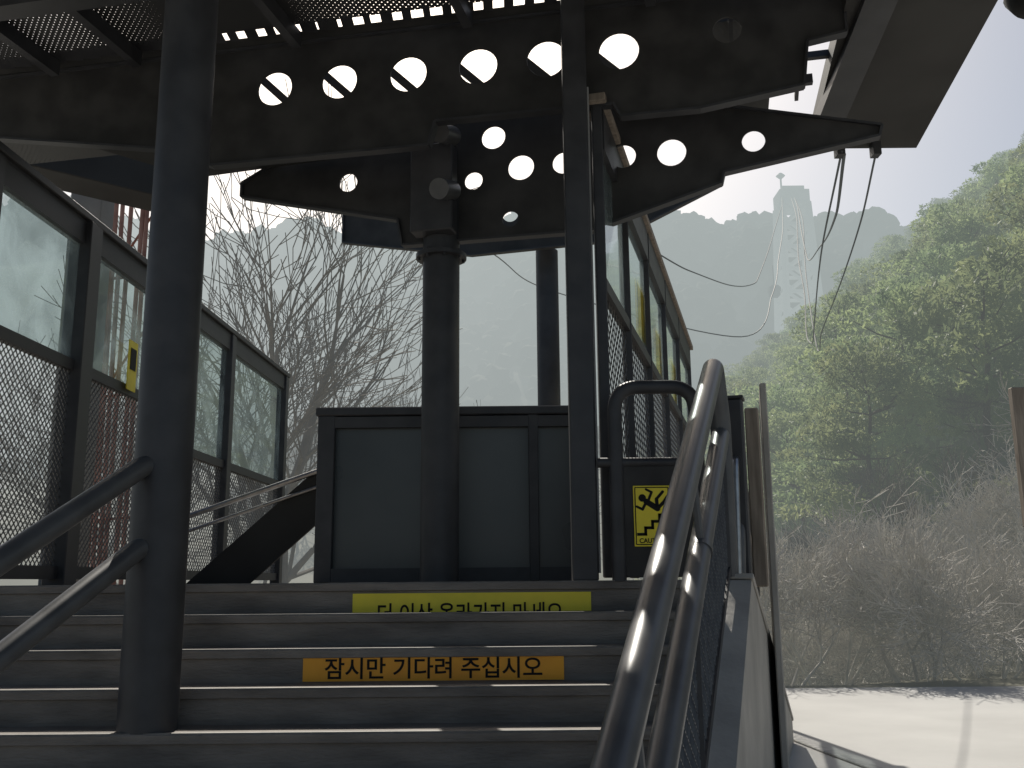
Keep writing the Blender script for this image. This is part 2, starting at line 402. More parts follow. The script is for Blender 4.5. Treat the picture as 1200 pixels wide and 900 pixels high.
# ---------------------------------------------------------------- left handrail
lr=tag(empty('double_handrail',(-2.2,4,1.4)),'two dark pipe handrails fixed to a round column','handrail')
for z0,nm in ((2.19,'upper_rail'),(1.77,'lower_rail')):
    smooth_angle(G().tube([(-1.9-0.31*2.8,2.2,z0-0.593*2.8),(-1.9,5.0,z0),(-1.87,5.06,z0+0.02)],0.055,16).obj(nm,M_PIPE,lr))
smooth_angle(G().tube([(-2.52,3.0,0.2),(-2.52,3.0,0.99)],0.035,12).obj('post',M_PIPE,lr))

# ---------------------------------------------------------------- canopy
E=1.6
can=tag(empty('station_canopy',(-0.55,7.4,1.6)),'dark steel canopy on round columns with hole-punched beams','canopy')
def column(x,y,z0,z1,r,flz=None):
    o=smooth_angle(G().tube([(x,y,z0),(x,y,z1)],r,32).obj('column',M_STEEL,can))
    for z in (flz or []):
        g=G(); g.tube([(x,y,z),(x,y,z+0.035)],r+0.055,32)
        for k in range(8):
            a=k*math.pi/4+.2; g.tube([(x+(r+.03)*math.cos(a),y+(r+.03)*math.sin(a),z-0.02),(x+(r+.03)*math.cos(a),y+(r+.03)*math.sin(a),z+0.055)],0.012,6)
        smooth_angle(g.obj('flange',M_STEEL,o))
    return o
column(-1.84,5.15,0.889,5.66,0.147)
column(-0.55,7.4,1.6,4.6,0.145,[4.10])
column(0.46,12.0,1.6,5.75,0.142)
def beam(poly,holes,origin,ux,thick=0.02,fl=0.08):
    o=plate('beam',[(a,b+E) for a,b in poly],[(a,b+E,r) for a,b,r in holes],thick,origin,ux,M_STEEL2,can)
    X=Vector((ux[0],ux[1],0)).normalized(); og=Vector(origin)
    g=G(); n=len(poly); N=Vector((X.y,-X.x,0))
    for i in range(n):
        a=poly[i];b=poly[(i+1)%n]
        p=og+X*a[0]+Vector((0,0,a[1]+E)); q=og+X*b[0]+Vector((0,0,b[1]+E))
        if (q-p).length<0.05: continue
        d=(q-p).normalized(); up=N.cross(d)
        g.bar(p,q,fl,0.018,up=up)
    g.obj('flange',M_STEEL,o)
    return o
kB=math.hypot(1,0.24)
def sB(x): return (x+0.55)*kB
polyB=[(sB(-2.26),3.20),(sB(-0.9),2.86),(sB(-0.86),2.64),(sB(0.62),2.62),(sB(1.58),2.90),(sB(1.6),2.98),(sB(2.68),3.14),(sB(2.70),3.22),(sB(1.6),3.52),(sB(1.0),3.76),(sB(-1.4),3.76),(sB(-2.26),3.32)]
holesB=[(-1.33,3.23,.08),(-1.0,3.55,.085),(-.29,3.13,.075),(.087,3.2,.105),(.42,3.2,.09),(.874,3.2,.095),(1.23,3.19,.11),(1.82,3.21,.085),(-.13,3.48,.098),(0.0,2.78,.065)]
beam(polyB,[(sB(a),b,r) for a,b,r in holesB],(-0.55,7.4,0),(1,-0.24))
kA=math.hypot(1,0.194)
polyA=[(-4.6,3.60),(-2.75,3.30),(-2.3,3.12),(-0.6,3.12),(-0.55,3.30),(0.75,3.30),(0.8,3.20),(1.35,3.20),(2.05,3.30),(2.09,3.62),(2.35,3.66),(2.35,4.06),(-4.6,4.06)]
hA=[(-1.79,3.71,.138),(-1.28,3.71,.138),(-.75,3.71,.141),(-.227,3.71,.143),(.27,3.71,.143),(.785,3.71,.143),(1.53,3.78,.10)]
beam(polyA,[(a*kA,b,r) for a,b,r in hA],(0,6.56,0),(1,-0.194))
beam([(-2.2,4.3),(-0.5,4.0),(1.2,4.05),(1.7,4.25),(2.6,4.66),(2.6,4.82),(-2.2,4.82)],[(-1.2,4.5,.1),(0,4.5,.1),(1.0,4.5,.1)],(0,11.6,0),(1,-0.2))
for pts in ([(-0.46,7.22,3.46+E),(-0.54,6.98,3.38+E)],[(-0.46,7.22,3.0+E),(-0.54,6.98,2.92+E)],[(-0.95,7.3,3.5+E),(-1.0,7.05,3.45+E)]):
    smooth_angle(G().tube(pts,0.08,20).obj('pipe_stub',M_PIPE,can))
G().box((-0.60,7.25,3.02+E),(0.34,0.16,0.72),(1,-.24),bev=0.01).obj('column_head',M_STEEL,can)
for i in range(7):
    x=-2.05+i*0.5
    G().bar((x,6.8-0.194*x,4.02+E),(x+0.58,6.8-0.194*(x+.58),3.44+E),0.03,0.06).obj('brace',M_STEEL,can)
def slab(g,poly,z,t):
    n=len(poly); vs=[(x,y,z) for x,y in poly]+[(x,y,z+t) for x,y in poly]
    return g.add(vs,[tuple(range(n))[::-1],tuple(range(n,2*n))]+[(i,(i+1)%n,(i+1)%n+n,i+n) for i in range(n)])
for x in (-3.6,-2.9,-1.6,-0.3,1.0,2.2):
    yA=6.56-0.194*x
    G().bar((x-0.9,yA-4.0,4.02+E),(x,yA-0.12,4.02+E),0.07,0.12).obj('joist',M_STEEL,can)
G().bar((-4.5,6.3,3.95+E),(2.3,4.9,3.95+E),0.16,0.2).obj('joist',M_STEEL,can)
G().bar((-4.5,5.1,3.95+E),(2.3,3.8,3.95+E),0.12,0.2).obj('joist',M_STEEL,can)
dk=[(-5.5,1.5),(2.15,1.5),(2.4,5.86),(-5.5,7.40)]
slab(G(),dk,4.085+E,0.004).obj('deck',M_PERF,can)
slab(G(),[(-5.5,7.50),(2.42,5.96),(2.42,6.12),(-5.5,7.66)],4.085+E,0.004).obj('deck',M_STEEL2,can)
for i in range(52):
    x=-5.4+i*0.15; w_=random.choice((0.07,0.09,0.12,0.15))
    if -1.2<x<-.3 or x>1.3: w_=w_*0.75
    yb_=7.40-(x+5.5)*0.195
    G().bar((x,yb_-0.02,4.087+E),(x,yb_+0.12,4.087+E),w_ if -2.2<x<2.0 else 0.152,0.006).obj('slat',M_STEEL,can)
slab(G(),[(0.9,7.15),(2.0,6.9),(2.15,7.6),(1.2,7.85)],3.74+E,0.03).obj('soffit_panel',M_STEEL2,can)
slab(G(),[(1.0,6.6),(2.0,6.38),(2.1,6.8),(1.1,6.98)],3.98+E,0.03).obj('soffit_panel',M_PERF,can)
slab(G(),[(-3.3,7.3),(-1.2,6.85),(-1.3,7.5),(-2.7,7.9)],3.42+E,0.03).obj('soffit_panel',M_STEEL2,can)
slab(G(),[(-5.6,7.75),(-2.5,7.15),(-2.7,8.0),(-5.6,8.6)],3.76+E,0.03).obj('soffit_panel',M_PERF,can)
for i in range(5):
    x=1.1+i*0.24
    G().bar((x,6.45-0.05*i,3.92+E),(x+0.25,7.5-0.05*i,3.80+E),0.03,0.05).obj('purlin',M_STEEL,can)
G().bar((0.7,7.0,3.60+E),(2.25,6.7,3.64+E),0.05,0.07).obj('purlin',M_STEEL,can)
G().bar((2.40,5.2,3.85+E),(2.66,7.6,3.75+E),0.22,0.12).obj('purlin',M_STEEL,can)
for i in range(3):
    G().bar((2.2,6.2+0.35*i,3.93+E),(2.9,6.05+0.35*i,3.93+E),0.05,0.05).obj('purlin',M_STEEL,can)
vs=[(1.82,3.6,3.8+E),(2.90,3.6,3.8+E),(3.66,8.25,3.8+E),(2.70,8.25,3.8+E)]
vs+= [(x,y,z+0.16) for x,y,z in vs]
G().add(vs,[(3,2,1,0),(4,5,6,7),(0,1,5,4),(1,2,6,5),(2,3,7,6),(3,0,4,7)]).obj('fascia_panel',M_FASCIA,can)
for x in (2.93,3.25): G().box((x,8.15,3.74+E),(0.07,0.1,0.12)).obj('cable_bracket',M_STEEL,can)

# ---------------------------------------------------------------- glazed fences
def glazed(name,label,line,bays,ztop,midf,z0,postw,mesh_p=0.04,cat='fence',topband=0.2,thick_posts=(),gm=None,wr=0.0055,capm=None,capx=0.1):
    e=tag(empty(name,(line(bays[0]),bays[0],z0)),label,cat)
    for y in bays:
        w=postw*(1.5 if y in thick_posts else 1)
        G().box((line(y),y,(z0+ztop)/2),(w*0.8,w,ztop-z0),None,bev=0.008).obj('post',M_STEEL,e)
    for i in range(len(bays)-1):
        a,b=bays[i],bays[i+1]; mz=midf(a)
        pa=lambda z,y:(line(y),y,z)
        h=postw/2-0.004
        G().bar(pa(ztop-topband/2-0.003,a+h),pa(ztop-topband/2-0.003,b-h),0.09,topband).obj('top_rail',M_STEEL,e)
        G().bar(pa(mz,a+h),pa(mz,b-h),0.07,0.09).obj('middle_rail',M_STEEL,e)
        G().bar(pa(z0+0.1,a+h),pa(z0+0.1,b-h),0.07,0.1).obj('bottom_rail',M_STEEL,e)
        yA,yB=a+h,b-h
        G().add([pa(mz+.04,yA),pa(mz+.04,yB),pa(ztop-topband+.01,yB),pa(ztop-topband+.01,yA)],[(0,1,2,3)]).obj('glass_pane',gm or M_GLASS,e)
        U=Vector(pa(0,yB))-Vector(pa(0,yA))
        G().wiremesh(pa(z0+0.15,yA),U,(0,0,mz-0.045-z0-0.15),mesh_p,wr).obj('wire_mesh',M_WIRE,e)
    y0,y1=bays[0]-capx,bays[-1]+0.1
    G().bar((line(y0),y0,ztop+0.03),(line(y1),y1,ztop+0.03),0.16,0.06,bev=0.006).obj('cap_rail',capm or M_STEEL,e)
    return e
lf=lambda y:-3.64+(y-6.5)*0.034
f1=glazed('glazed_fence','tall dark steel fence with glass above wire mesh',lf,[6.45,7.9,9.9],4.6,lambda a:3.36,1.6,0.15,mesh_p=0.044,thick_posts=(7.9,),topband=0.20,wr=0.005)
f2=glazed('glazed_fence','dark steel glass and mesh fence beyond the column',lf,[10.04,11.7,14.2],4.6,lambda a:3.0,1.6,0.17,mesh_p=0.052,topband=0.20,wr=0.005)
for o in (f1,f2): o['group']='glazed safety fences'
sg=G().box((lf(8.83)+0.06,8.83,3.58),(0.01,0.2,0.46)).obj('warning_sticker',M_YEL,f1)
G().box((lf(8.83)+0.068,8.83,3.64),(0.004,0.13,0.2)).obj('pictogram',M_BLK,sg)
rf=lambda y:0.576+0.26*(y-6.3)
rs=glazed('glazed_screen','tall glass and mesh screen running along the platform',rf,[6.45,7.64,9.0,10.5,12.1,13.9],4.9,lambda a:3.6,1.62,0.09,mesh_p=0.08,cat='screen',topband=0.30,gm=M_GLASS2,wr=0.0045,capm=M_WOOD)
rs['group']='glazed safety fences'
G().box((0.45,6.29,3.63),(0.165,0.12,4.06),None,bev=0.01).obj('corner_post',M_STEEL,rs)
G().box((0.541,6.27,3.3),(0.012,0.05,3.3)).obj('edge_trim',M_CONC,rs)
for y,z in ((8.42,4.0),(9.75,3.92),(11.4,3.95)):
    G().bar((rf(y)-0.02,y,z),(rf(y+.5)-0.02,y+0.5,z),0.006,0.5).obj('warning_sticker',M_YELT,rs)
G().tube(rounded([(rf(9.6)-0.03,9.6,2.9),(rf(9.6)-0.1,9.6,2.9),(rf(9.6)-0.1,9.6,2.3),(rf(9.6)-0.03,9.6,2.3)],0.04),0.018,8).obj('handle',M_SILVER,rs)

# ---------------------------------------------------------------- enclosure box
en=tag(empty('metal_enclosure',(-0.4,8.6,1.6)),'low dark metal enclosure with recessed panels on the landing','enclosure')
x0,x1=-1.60,0.62
G().box(((x0+x1)/2,8.75,2.28),(x1-x0-0.06,1.4,1.34)).obj('body',M_DARKPANEL,en)
for x,w in ((x0+0.07,0.14),(-0.62,0.09),(0.17,0.08),(x1-0.05,0.10)):
    G().box((x,8.02,2.28),(w,0.08,1.35),None,bev=0.006).obj('frame_post',M_STEEL,en)
G().box(((x0+x1)/2,8.02,1.66),(x1-x0-0.01,0.07,0.11)).obj('bottom_rail',M_STEEL,en)
G().box(((x0+x1)/2,8.02,2.9),(x1-x0-0.01,0.07,0.09)).obj('top_rail',M_STEEL,en)
G().box(((x0+x1)/2,8.74,2.99),(x1-x0+0.04,1.54,0.07),None,bev=0.008).obj('lid',M_STEEL,en)

# ---------------------------------------------------------------- safety gate
sg=tag(empty('safety_gate',(0.88,6.3,1.6)),'black tubular gate with solid lower panel and caution sign','gate')
GY=6.24
smooth_angle(G().tube(rounded([(0.66,GY,1.6),(0.66,GY,2.83),(1.18,GY,2.83),(1.18,GY,2.0)],0.16,8),0.046,16).obj('frame',M_STEEL,sg))
smooth_angle(G().tube([(0.54,GY,2.34),(1.2,GY,2.34)],0.032,12).obj('crossbar',M_STEEL,sg))
G().box((0.93,GY,1.97),(0.47,0.03,0.7),None,bev=0.006).obj('panel',M_STEEL2,sg)
sx,sy,sz=0.875,GY-0.022,2.0
sign=G().box((sx,sy,sz),(0.232,0.008,0.38),None,bev=0.002).obj('caution_sign',M_YEL,sg); sign['label']='yellow caution sign with falling figure on stairs'
def stroke(g,p,q,w):
    p=Vector(p);q=Vector(q); d=(q-p).normalized(); n=Vector((-d.y,d.x))*w/2
    y=sy-0.006
    vs=[(sx+a.x,y,sz+a.y) for a in (p-n,q-n,q+n,p+n)]+[(sx+a.x,y+0.002,sz+a.y) for a in (p-n,q-n,q+n,p+n)]
    g.add(vs,[(0,1,2,3),(4,7,6,5),(0,4,5,1),(1,5,6,2),(2,6,7,3),(3,7,4,0)])
dcount=[0]
def disc(g,c,r):
    dcount[0]+=1
    y=sy-0.0063-0.00004*dcount[0]; n=16
    vs=[(sx+c[0]+r*math.cos(2*math.pi*k/n),y,sz+c[1]+r*math.sin(2*math.pi*k/n)) for k in range(n)]; g.add(vs,[tuple(range(n))])
g=G()
for a,b in (((-.105,-.178),(.105,-.178)),((-.105,.178),(.105,.178)),((-.105,-.178),(-.105,.178)),((.105,-.178),(.105,.178))): stroke(g,a,b,0.006)
stp=[(-.09,-.115),(-.045,-.115),(-.045,-.075),(-.0,-.075),(0,-.035),(.045,-.035),(.045,.005),(.09,.005)]
for i in range(len(stp)-1):
    a=Vector(stp[i]);b=Vector(stp[i+1]); e=(b-a).normalized()*0.009; stroke(g,a-e,b+e,0.018)
disc(g,(-.060,.112),.024)
for a,b,w in (((-.036,.09),(.034,.045),.036),((.034,.045),(.068,.078),.022),((.068,.078),(.098,.120),.018),((.034,.045),(.03,.105),.022),((.03,.105),(.070,.150),.018),((-.036,.085),(-.060,.04),.017),((-.060,.04),(-.095,.058),.015),((-.02,.1),(-.0,.148),.016),((0,.148),(-.035,.166),.014)):
    stroke(g,a,b,w); disc(g,a,w/2); disc(g,b,w/2)
g.obj('pictogram',M_BLK,sign)
t=text_obj('lettering','CAUTION',0.04,(sx,sy-0.006,sz-0.168),M_BLK,width=0.17,bold=0.0008); child(t,sign)

# ---------------------------------------------------------------- left background structures
bl=tag(empty('concrete_frame',(-4.4,9.5,0)),'grey concrete column, wall and lintel of the station building','building')
G().bar((-7.0,7.9,6.05),(-3.75,10.3,5.95),0.5,0.5,bev=0.01).obj('lintel',M_FASCIA,bl)
G().box((-4.85,10.75,3.1),(0.36,0.36,6.2),None,bev=0.01).obj('column',M_CONC,bl)
rb=tag(empty('rusty_bar_screen',(-6.0,15.5,0)),'screen of upright rusty reddish steel bars','fence')
for i in range(11):
    x=-6.72+i*0.115+random.uniform(-.04,.04)
    G().tube([(x,15.6,-0.5),(x+random.uniform(-.1,.1),15.6,9.0+random.uniform(-.4,.5))],0.036,6).obj('bar',M_RUST,rb)
for z in (2.6,4.6,6.6,8.3): G().bar((-6.75,15.66,z),(-5.5,15.66,z+.1),0.04,0.04).obj('crossbar',M_RUST,rb)
for z in (4.6,6.6): G().bar((-6.7,15.68,z),(-5.6,15.68,z+1.9),0.03,0.03).obj('crossbar',M_RUST,rb)
ff=tag(empty('side_flight',(-2.4,10.3,1.6)),'grey side flight with a bright pipe rail','staircase')
G().bar((-3.1,9.9,1.45),(-1.7,9.9,2.7),0.05,0.42).obj('stringer',M_FASCIA,ff)
for i in range(8):
    G().box((-3.05+i*0.17,10.5,1.62+i*0.152),(0.2,1.1,0.05)).obj('tread',M_CONC,ff)
G().tube([(-3.3,9.85,2.25),(-1.75,9.85,2.78)],0.028,8).obj('upper_rail',M_SILVER,ff)
G().tube([(-3.3,9.85,2.1),(-1.75,9.85,2.62)],0.018,8).obj('lower_rail',M_SILVER,ff)

nb=tag(empty('notice_board',(8.0,14,0)),'weathered wooden notice board on posts at the plaza edge','sign')
G().box((8.1,14,3.3),(1.75,0.12,2.0),None,bev=0.01).obj('board',M_WOOD,nb)
for x in (7.9,8.7): G().box((x,14.15,1.6),(0.12,0.12,3.2)).obj('post',M_WOOD,nb)
lp=tag(empty('street_lamp',(5.3,7,0)),'dark street lamp with a rounded shade','lamp')
smooth_angle(G().tube(rounded([(5.3,7,0.02),(5.3,7,6.55),(4.22,7,6.55),(4.22,7,6.35)],0.3),0.05,12).obj('pole',M_STEEL,lp))
smooth_angle(G().tube([(4.22,7,6.42),(4.22,7,6.36),(4.22,7,6.26),(4.22,7,6.13),(4.22,7,6.03),(4.22,7,5.99)],[0.05,0.16,0.25,0.28,0.22,0.06],24).obj('lamp_shade',M_BLK,lp),80)

# ---------------------------------------------------------------- tower and cables
tx,ty=91.0,300.0; tz=H(tx,ty); ttop=127.0
tw=tag(empty('cableway_tower',(tx,ty,tz)),'pale steel cableway tower on the hazy hillside','tower')
g=G(); hb=6.0;ht=4.0
cor=[(-1,-1),(1,-1),(1,1),(-1,1)]
nl=7
def tp(c,f): w=hb+(ht-hb)*f; return Vector((tx+c[0]*w,ty+c[1]*w,tz-2+(ttop-7-tz+2)*f))
for c in cor: g.bar(tp(c,0),tp(c,1),1.6,1.6)
for l in range(nl):
    f0,f1_=l/nl,(l+1)/nl
    for i in range(4):
        a,b=cor[i],cor[(i+1)%4]
        g.bar(tp(a,f0),tp(b,f1_),0.8,0.8); g.bar(tp(b,f0),tp(a,f1_),0.8,0.8); g.bar(tp(a,f1_),tp(b,f1_),1.0,1.0)
g.obj('lattice',M_TOWER,tw)
g=G(); g.box((tx,ty,ttop-5),(9.5,8,4.5)); g.box((tx,ty,ttop-8.5),(11,6,1.0)); g.box((tx,ty,ttop-1.8),(7,6,1.2)); g.obj('head',M_TOWER,tw)
g=G(); g.tube([(tx-3,ty,ttop-2),(tx-3,ty,ttop+4)],0.3,6); g.tube([(tx-3,ty,ttop+2.4),(tx-3,ty,ttop+3.4),(tx-3,ty,ttop+4.4)],[0.4,1.5,0.4],10); g.obj('mast',M_TOWER,tw)
gd=tag(empty('cable_car',(73.0,262.0,82.0)),'small dark cable car cabin hanging near the tower','cable car')
G().box((73,262,80),(3.0,2.4,3.4),None,bev=0.5).obj('cabin',M_CABLE,gd)
G().bar((73,262,81.5),(73,262,87.5),0.3,0.3,up=(1,0,0)).obj('hanger_arm',M_CABLE,gd)
G().box((73,262,80.4),(3.06,2.46,1.2)).obj('window',M_CABLE,gd)
def cable(name,pts,r,label):
    P=[Vector(p) for p in pts]; out=[]
    for i in range(len(P)-1):
        p0=P[max(i-1,0)];p1=P[i];p2=P[i+1];p3=P[min(i+2,len(P)-1)]
        d=(p2-p1).length
        t1=((p2-p0)/max((p2-p1).length+(p1-p0).length,1e-3)); t2=((p3-p1)/max((p3-p2).length+(p2-p1).length,1e-3))
        for k in range(14):
            t=k/14; h00=2*t**3-3*t*t+1;h10=t**3-2*t*t+t;h01=-2*t**3+3*t*t;h11=t**3-t*t
            out.append(p1*h00+t1*d*h10+p2*h01+t2*d*h11)
    out.append(P[-1])
    rs_=[max(r,min(0.14,0.0006*p.y)) for p in out]
    g=G(); g.tube(out,rs_,6); o=g.obj(name,M_CABLE); smooth_angle(o); tag(o,label,'cable','cableway ropes'); return o
cable('steel_cable',[(3.25,8.15,5.3),(3.95,10.5,5.55),(4.89,14,5.90),(7.15,22,7.15),(8.7,27,7.95),(9.9,31,9.0),(12.0,38,12.1),(18.8,60,21.1),(40.8,130,51),(92.5,300,122)],0.010,'thin sagging cable from the canopy edge to the tower')
cable('steel_cable',[(2.97,8.15,5.3),(4.2,12,6.2),(7.3,22,9.3),(12.0,38,14.4),(40.2,130,53),(92,300,123)],0.016,'thick black cable from the canopy edge to the tower')
cable('steel_cable',[(2.93,8.1,5.3),(4.3,13,6.0),(7.0,22,7.35),(8.5,27,8.15),(9.6,31,9.4),(11.8,38,12.8),(18.4,60,21.8),(40.0,130,51.5),(91,300,123)],0.011,'dark cable from the canopy edge to the tower')
cable('steel_cable',[(-1.2,11.6,6.2),(-.5,15,6.9),(1.76,30,10.5),(8.2,34,10.1),(11.0,40,13.3),(17.1,60,21.6),(38,130,50),(88,300,123)],0.012,'slack cable climbing from the rear beam to the tower')
cable('steel_cable',[(1.2,11.4,5.9),(3.2,17,7.1),(9.77,40,13.8),(12.0,46,15.9),(37,130,50),(88.4,300,122)],0.012,'slim cable running from the rear beam to the tower')

# ---------------------------------------------------------------- trees
def rv(): return Vector((random.uniform(-1,1),random.uniform(-1,1),random.uniform(-1,1)))
def grow(gt,gb,p,d,L,r,depth,maxd,spread,lim,skip=0.0):
    pts=[p];rs=[r];cur=p.copy();dd=d.copy(); ns=3 if depth<3 else 2
    kids=[]
    for i in range(ns):
        dd=(dd+rv()*0.15+Vector((0,0,0.06))).normalized()
        cur=cur+dd*L/ns; pts.append(cur); rs.append(max(lim,r*(1-0.40*(i+1)/ns))); kids.append((cur.copy(),dd.copy(),rs[-1]))
    (gt if depth<2 else gb).tube(pts,rs,6 if depth<2 else 3,False)
    if depth>=maxd: return
    for i,(q,e,rr_) in enumerate(kids):
        nb=2 if i==len(kids)-1 else (2 if depth>=1 else (1 if i>0 else 0))
        for k in range(nb):
            if depth>=1 and random.random()<skip: continue
            ax=rv(); ax=(ax-e*ax.dot(e)).normalized()
            nd=(e*math.cos(spread)+ax*math.sin(spread)).normalized() if not(i==len(kids)-1 and k==0) else (e+rv()*0.25).normalized()
            kf=random.uniform(0.7,0.85) if depth<1 else random.uniform(0.52,0.72)
            grow(gt,gb,q,nd,L*random.uniform(0.6,0.84),max(lim,rr_*kf),depth+1,maxd,spread*random.uniform(.85,1.15),lim,skip)
def bare_variant(h,maxd=5,stems=1,spread=0.6,r=0.14,lim=0.008,skip=0.0):
    gt=G();gb=G()
    for s in range(stems):
        if stems==1: p=Vector((0,0,-0.3)); d=Vector((random.uniform(-.08,.08),random.uniform(-.08,.08),1)).normalized()
        else:
            a=random.uniform(0,6.28); p=Vector((math.cos(a)*.25,math.sin(a)*.25,-0.2)); d=Vector((math.cos(a)*random.uniform(.3,.9),math.sin(a)*random.uniform(.3,.9),1)).normalized()
        grow(gt,gb,p,d,h*0.30,r,0,maxd,spread,lim,skip)
    return gt,gb
def gmesh(g,name,m):
    me=D.meshes.new(name); me.from_pydata(g.v,[],g.f); me.materials.append(m); return me
def place(kind,mt,mc,loc,s,rz,label,cat,group,cname='crown'):
    e=empty(kind,loc); e.scale=(s,s,s*random.uniform(.9,1.1)); e.rotation_euler=(0,0,rz); tag(e,label,cat,group)
    a=D.objects.new('trunk',mt); link(a); a.parent=e
    b=D.objects.new(cname,mc); link(b); b.parent=e
bare=[]
for i in range(4):
    gt,gb=bare_variant(10,5,1,random.uniform(.52,.66),0.16,0.007,0.24); bare.append((gmesh(gt,'bare_trunk',M_BARE),gmesh(gb,'bare_crown',M_BARE)))
wood=[]
for i in range(3):
    gt,gb=bare_variant(10,4,1,random.uniform(.4,.6),0.11,0.013,0.1); wood.append((gmesh(gt,'wood_trunk',M_BARE),gmesh(gb,'wood_crown',M_BARE)))
bush=[]
for i in range(3):
    gt,gb=bare_variant(3.9,5,5,0.72,0.032,0.006,0.26); bush.append((gmesh(gt,'bush_trunk',M_BUSH),gmesh(gb,'bush_crown',M_BUSH)))
leftpos=[(-4.35,19.5,1.42),(-7.4,24,1.5),(-10.5,29,1.5),(-15,37,1.7),(0.3,28,0.98),(-4.2,36,1.35),(-2.3,27,1.15)]
for i,(x,y,s) in enumerate(leftpos):
    v=bare[i%4]; place('bare_tree',v[0],v[1],(x,y,H(x,y)),s,random.uniform(0,6.28),'leafless brown tree rising behind the station fence','tree','bare trees behind the station')
for i in range(42):
    y=random.uniform(62,125); x=random.uniform(-0.40*y,0.14*y); v=random.choice(wood)
    place('bare_tree',v[0],v[1],(x,y,H(x,y)),random.uniform(.9,1.3),random.uniform(0,6.28),'leafless tree in the hazy valley wood','tree','bare trees in the valley')
for i in range(12):
    y=random.uniform(28,55); x=random.uniform(0.24*y,0.5*y); v=random.choice(wood)
    place('bare_tree',v[0],v[1],(x,y,H(x,y)),random.uniform(.4,.55),random.uniform(0,6.28),'slender leafless tree at the foot of the pine slope','tree','bare trees on the slope')
for i in range(38):
    x=4.3+i*0.38+random.uniform(-.4,.4); y=random.uniform(17.1,25); v=random.choice(bush)
    x=x*y/19
    place('bare_shrub',v[0],v[1],(x,y,H(x,y)),random.uniform(.85,1.15)*(1.1 if y>21 else .95),random.uniform(0,6.28),'tangled leafless shrub just past the plaza edge','shrub','bare shrubs past the plaza')

def pine_variant(seed):
    random.seed(seed)
    gt=G(); h=7.6; pts=[];cur=Vector((0,0,-0.6)); lean=Vector((random.uniform(-.12,.12),random.uniform(-.12,.12),0)); rs=[]
    for i in range(9):
        pts.append(cur.copy()); rs.append(0.15*(1-i/10)); cur=cur+Vector((lean.x+random.uniform(-.15,.15),lean.y+random.uniform(-.15,.15),h/9))
    gt.tube(pts,rs,7)
    cl=[]
    for i in range(1,9):
        base=pts[i]; f=max(0,(i-2)/6.0)
        nb=6 if i>1 else 5
        for k in range(nb):
            a=random.uniform(0,6.28); L=random.uniform(1.1,3.0)*(1.1-0.6*f)
            end=base+Vector((math.cos(a)*L,math.sin(a)*L,random.uniform(0.0,0.8)+0.3*f))
            mid=(base+end)/2+Vector((0,0,-0.12))
            gt.tube([base,mid,end],[0.04,0.03,0.015],4,False)
            cl.append((end,random.uniform(.8,1.25),random.uniform(.28,.48)))
            if L>1.8: cl.append((mid+Vector((0,0,.35)),random.uniform(.6,.9),.3))
    cl.append((pts[-1]+Vector((0,0,.3)),.9,.55))
    vs=[];fs=[]
    for (c,rx_,rz_) in cl:
        for k in range(150):
            d=rv()
            if d.length<.05: continue
            d=d.normalized()*random.uniform(.4,1.0)**0.6
            p=c+Vector((d.x*rx_,d.y*rx_,d.z*rz_))
            s=random.uniform(.09,.18); u=(rv()+d*0.6+Vector((0,0,.4))).normalized(); w=u.cross(rv()).normalized()
            o=len(vs); vs+=[p-u*s,p+w*s*.36,p+u*s,p-w*s*.36]; fs.append((o,o+1,o+2,o+3))
    me=D.meshes.new('pine_crown'); me.from_pydata([tuple(v) for v in vs],[],fs); me.materials.append(M_PINE)
    return gmesh(gt,'pine_trunk',M_BARK),me
pines=[pine_variant(s) for s in (11,12,13,14,15)]
random.seed(99)
pl=[];tries=0
while len(pl)<299 and tries<80000:
    tries+=1
    y=34+ (195-34)*random.random()**0.85; u=random.uniform(.20,.64); x=u*y
    if y<42 and u<.36: continue
    if y<60 and u<.27: continue
    md=3.0 if y<90 else 4.2
    if all((x-a)**2+(y-b)**2>md*md for a,b in pl): pl.append((x,y))
for (x,y) in pl:
    v=random.choice(pines)
    place('pine_tree',v[0],v[1],(x,y,H(x,y)),random.uniform(.8,1.2),random.uniform(0,6.28),'green pine with layered clumps on the hillside','tree','pines on the hillside')

N=64000
yy=27+165*np.random.rand(N)**0.75; uu=np.random.uniform(.12,.68,N); xx=uu*yy
nrm=np.random.normal(size=(N,3)); nrm/=np.linalg.norm(nrm,axis=1)[:,None]
b2=np.cross(nrm,np.random.normal(size=(N,3))); b2/=np.linalg.norm(b2,axis=1)[:,None]
clump=(np.sin(xx*1.1)*np.sin(yy*0.9+xx*.4)+1)*0.5
zz=np.array([H(a,b) for a,b in zip(xx,yy)])+np.random.rand(N)*(0.3+1.9*clump)
sz_=np.random.uniform(.12,.28,N)[:,None]*(0.6+yy/120)[:,None]
Pc=np.stack([xx,yy,zz],1)
Q=np.stack([Pc-nrm*sz_,Pc+b2*sz_*.6,Pc+nrm*sz_,Pc-b2*sz_*.6],1).reshape(-1,3)
def npmesh(name,V,F,m):
    me=D.meshes.new(name); me.vertices.add(len(V)); me.vertices.foreach_set('co',V.ravel().astype(np.float32))
    me.loops.add(F.size); me.loops.foreach_set('vertex_index',F.ravel().astype(np.int32))
    me.polygons.add(len(F)); me.polygons.foreach_set('loop_start',np.arange(0,F.size,F.shape[1],dtype=np.int32)); me.update(calc_edges=True); me.validate()
    me.materials.append(m); o=D.objects.new(name,me); link(o); o['kind']='stuff'; return o
npmesh('undergrowth',Q,np.arange(len(Q)).reshape(-1,4),M_SHRUB)

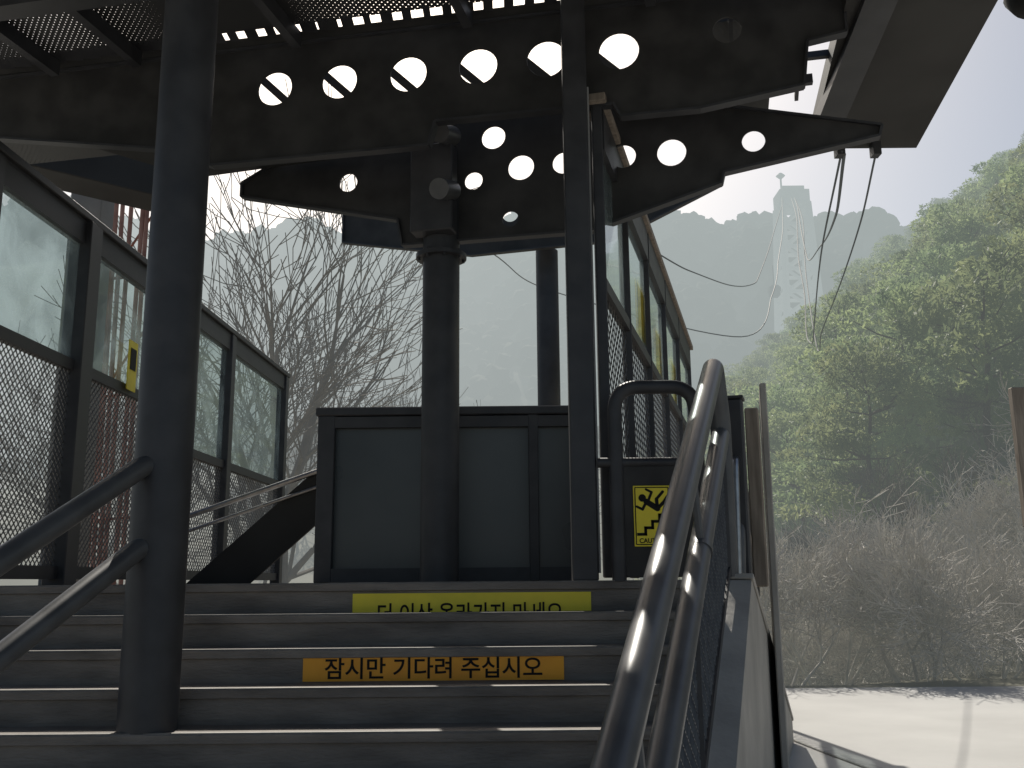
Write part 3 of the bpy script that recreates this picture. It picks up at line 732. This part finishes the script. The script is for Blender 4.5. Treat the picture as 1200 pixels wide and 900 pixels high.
def ico():
    import bmesh
    bm=bmesh.new(); bmesh.ops.create_icosphere(bm,subdivisions=2,radius=1)
    v=np.array([q.co[:] for q in bm.verts]); f=np.array([[w.index for w in q.verts] for q in bm.faces]); bm.free(); return v,f
iv,ifc=ico()
V=[];F=[];off=0
def blob(x,y,z,r):
    global off
    s=np.array([r,r,r*random.uniform(.8,1.3)])
    v=iv*s*(1+np.random.uniform(-.3,.3,(len(iv),1)))+np.array([x,y,z]); V.append(v);F.append(ifc+off);off+=len(iv)
for i in range(7600):
    y=150+340*random.random()**0.9; x=random.uniform(-.62,.66)*y
    blob(x,y,H(x,y)+random.uniform(.5,2.6),random.uniform(1.4,3.6)*(0.7+y/800))
npmesh('distant_forest',np.concatenate(V),np.concatenate(F),M_FOREST)

# ---------------------------------------------------------------- light
EL=math.radians(44); AZ=math.radians(-8)
w=D.worlds.new('World'); SC.world=w; w.use_nodes=True
nt=w.node_tree; nt.nodes.clear()
sky=nt.nodes.new('ShaderNodeTexSky'); sky.sky_type='NISHITA'; sky.sun_disc=False
sky.sun_elevation=EL; sky.sun_rotation=AZ%(2*math.pi); sky.dust_density=3.5; sky.air_density=1.0; sky.ozone_density=0.7
tint=nt.nodes.new('ShaderNodeMix'); tint.data_type='RGBA'; tint.blend_type='MULTIPLY'; tint.inputs['Factor'].default_value=1.0
tint.inputs['B'].default_value=(0.97,0.98,0.95,1); nt.links.new(sky.outputs[0],tint.inputs['A'])
bg=nt.nodes.new('ShaderNodeBackground'); bg.inputs['Strength'].default_value=0.095
wo=nt.nodes.new('ShaderNodeOutputWorld'); nt.links.new(tint.outputs['Result'],bg.inputs[0]); nt.links.new(bg.outputs[0],wo.inputs[0])
sl=D.lights.new('sun','SUN'); sl.energy=5.0; sl.angle=math.radians(0.5); sl.color=(1.0,0.95,0.86)
so=D.objects.new('sun',sl); link(so)
sd=Vector((math.sin(AZ)*math.cos(EL),math.cos(AZ)*math.cos(EL),math.sin(EL)))
so.rotation_euler=sd.to_track_quat('Z','Y').to_euler()

# ---------------------------------------------------------------- camera
cam=D.cameras.new('camera'); co=D.objects.new('camera',cam); link(co)
cam.sensor_width=36; cam.lens=34.5; cam.clip_end=3000; cam.clip_start=0.05
co.matrix_world=Matrix.Translation((0,0,1.6))@Matrix.Rotation(math.radians(90+11.4),4,'X')@Matrix.Rotation(math.radians(-0.5),4,'Z')
SC.camera=co
SC.view_settings.view_transform='Standard'; SC.view_settings.look='None'; SC.view_settings.exposure=0
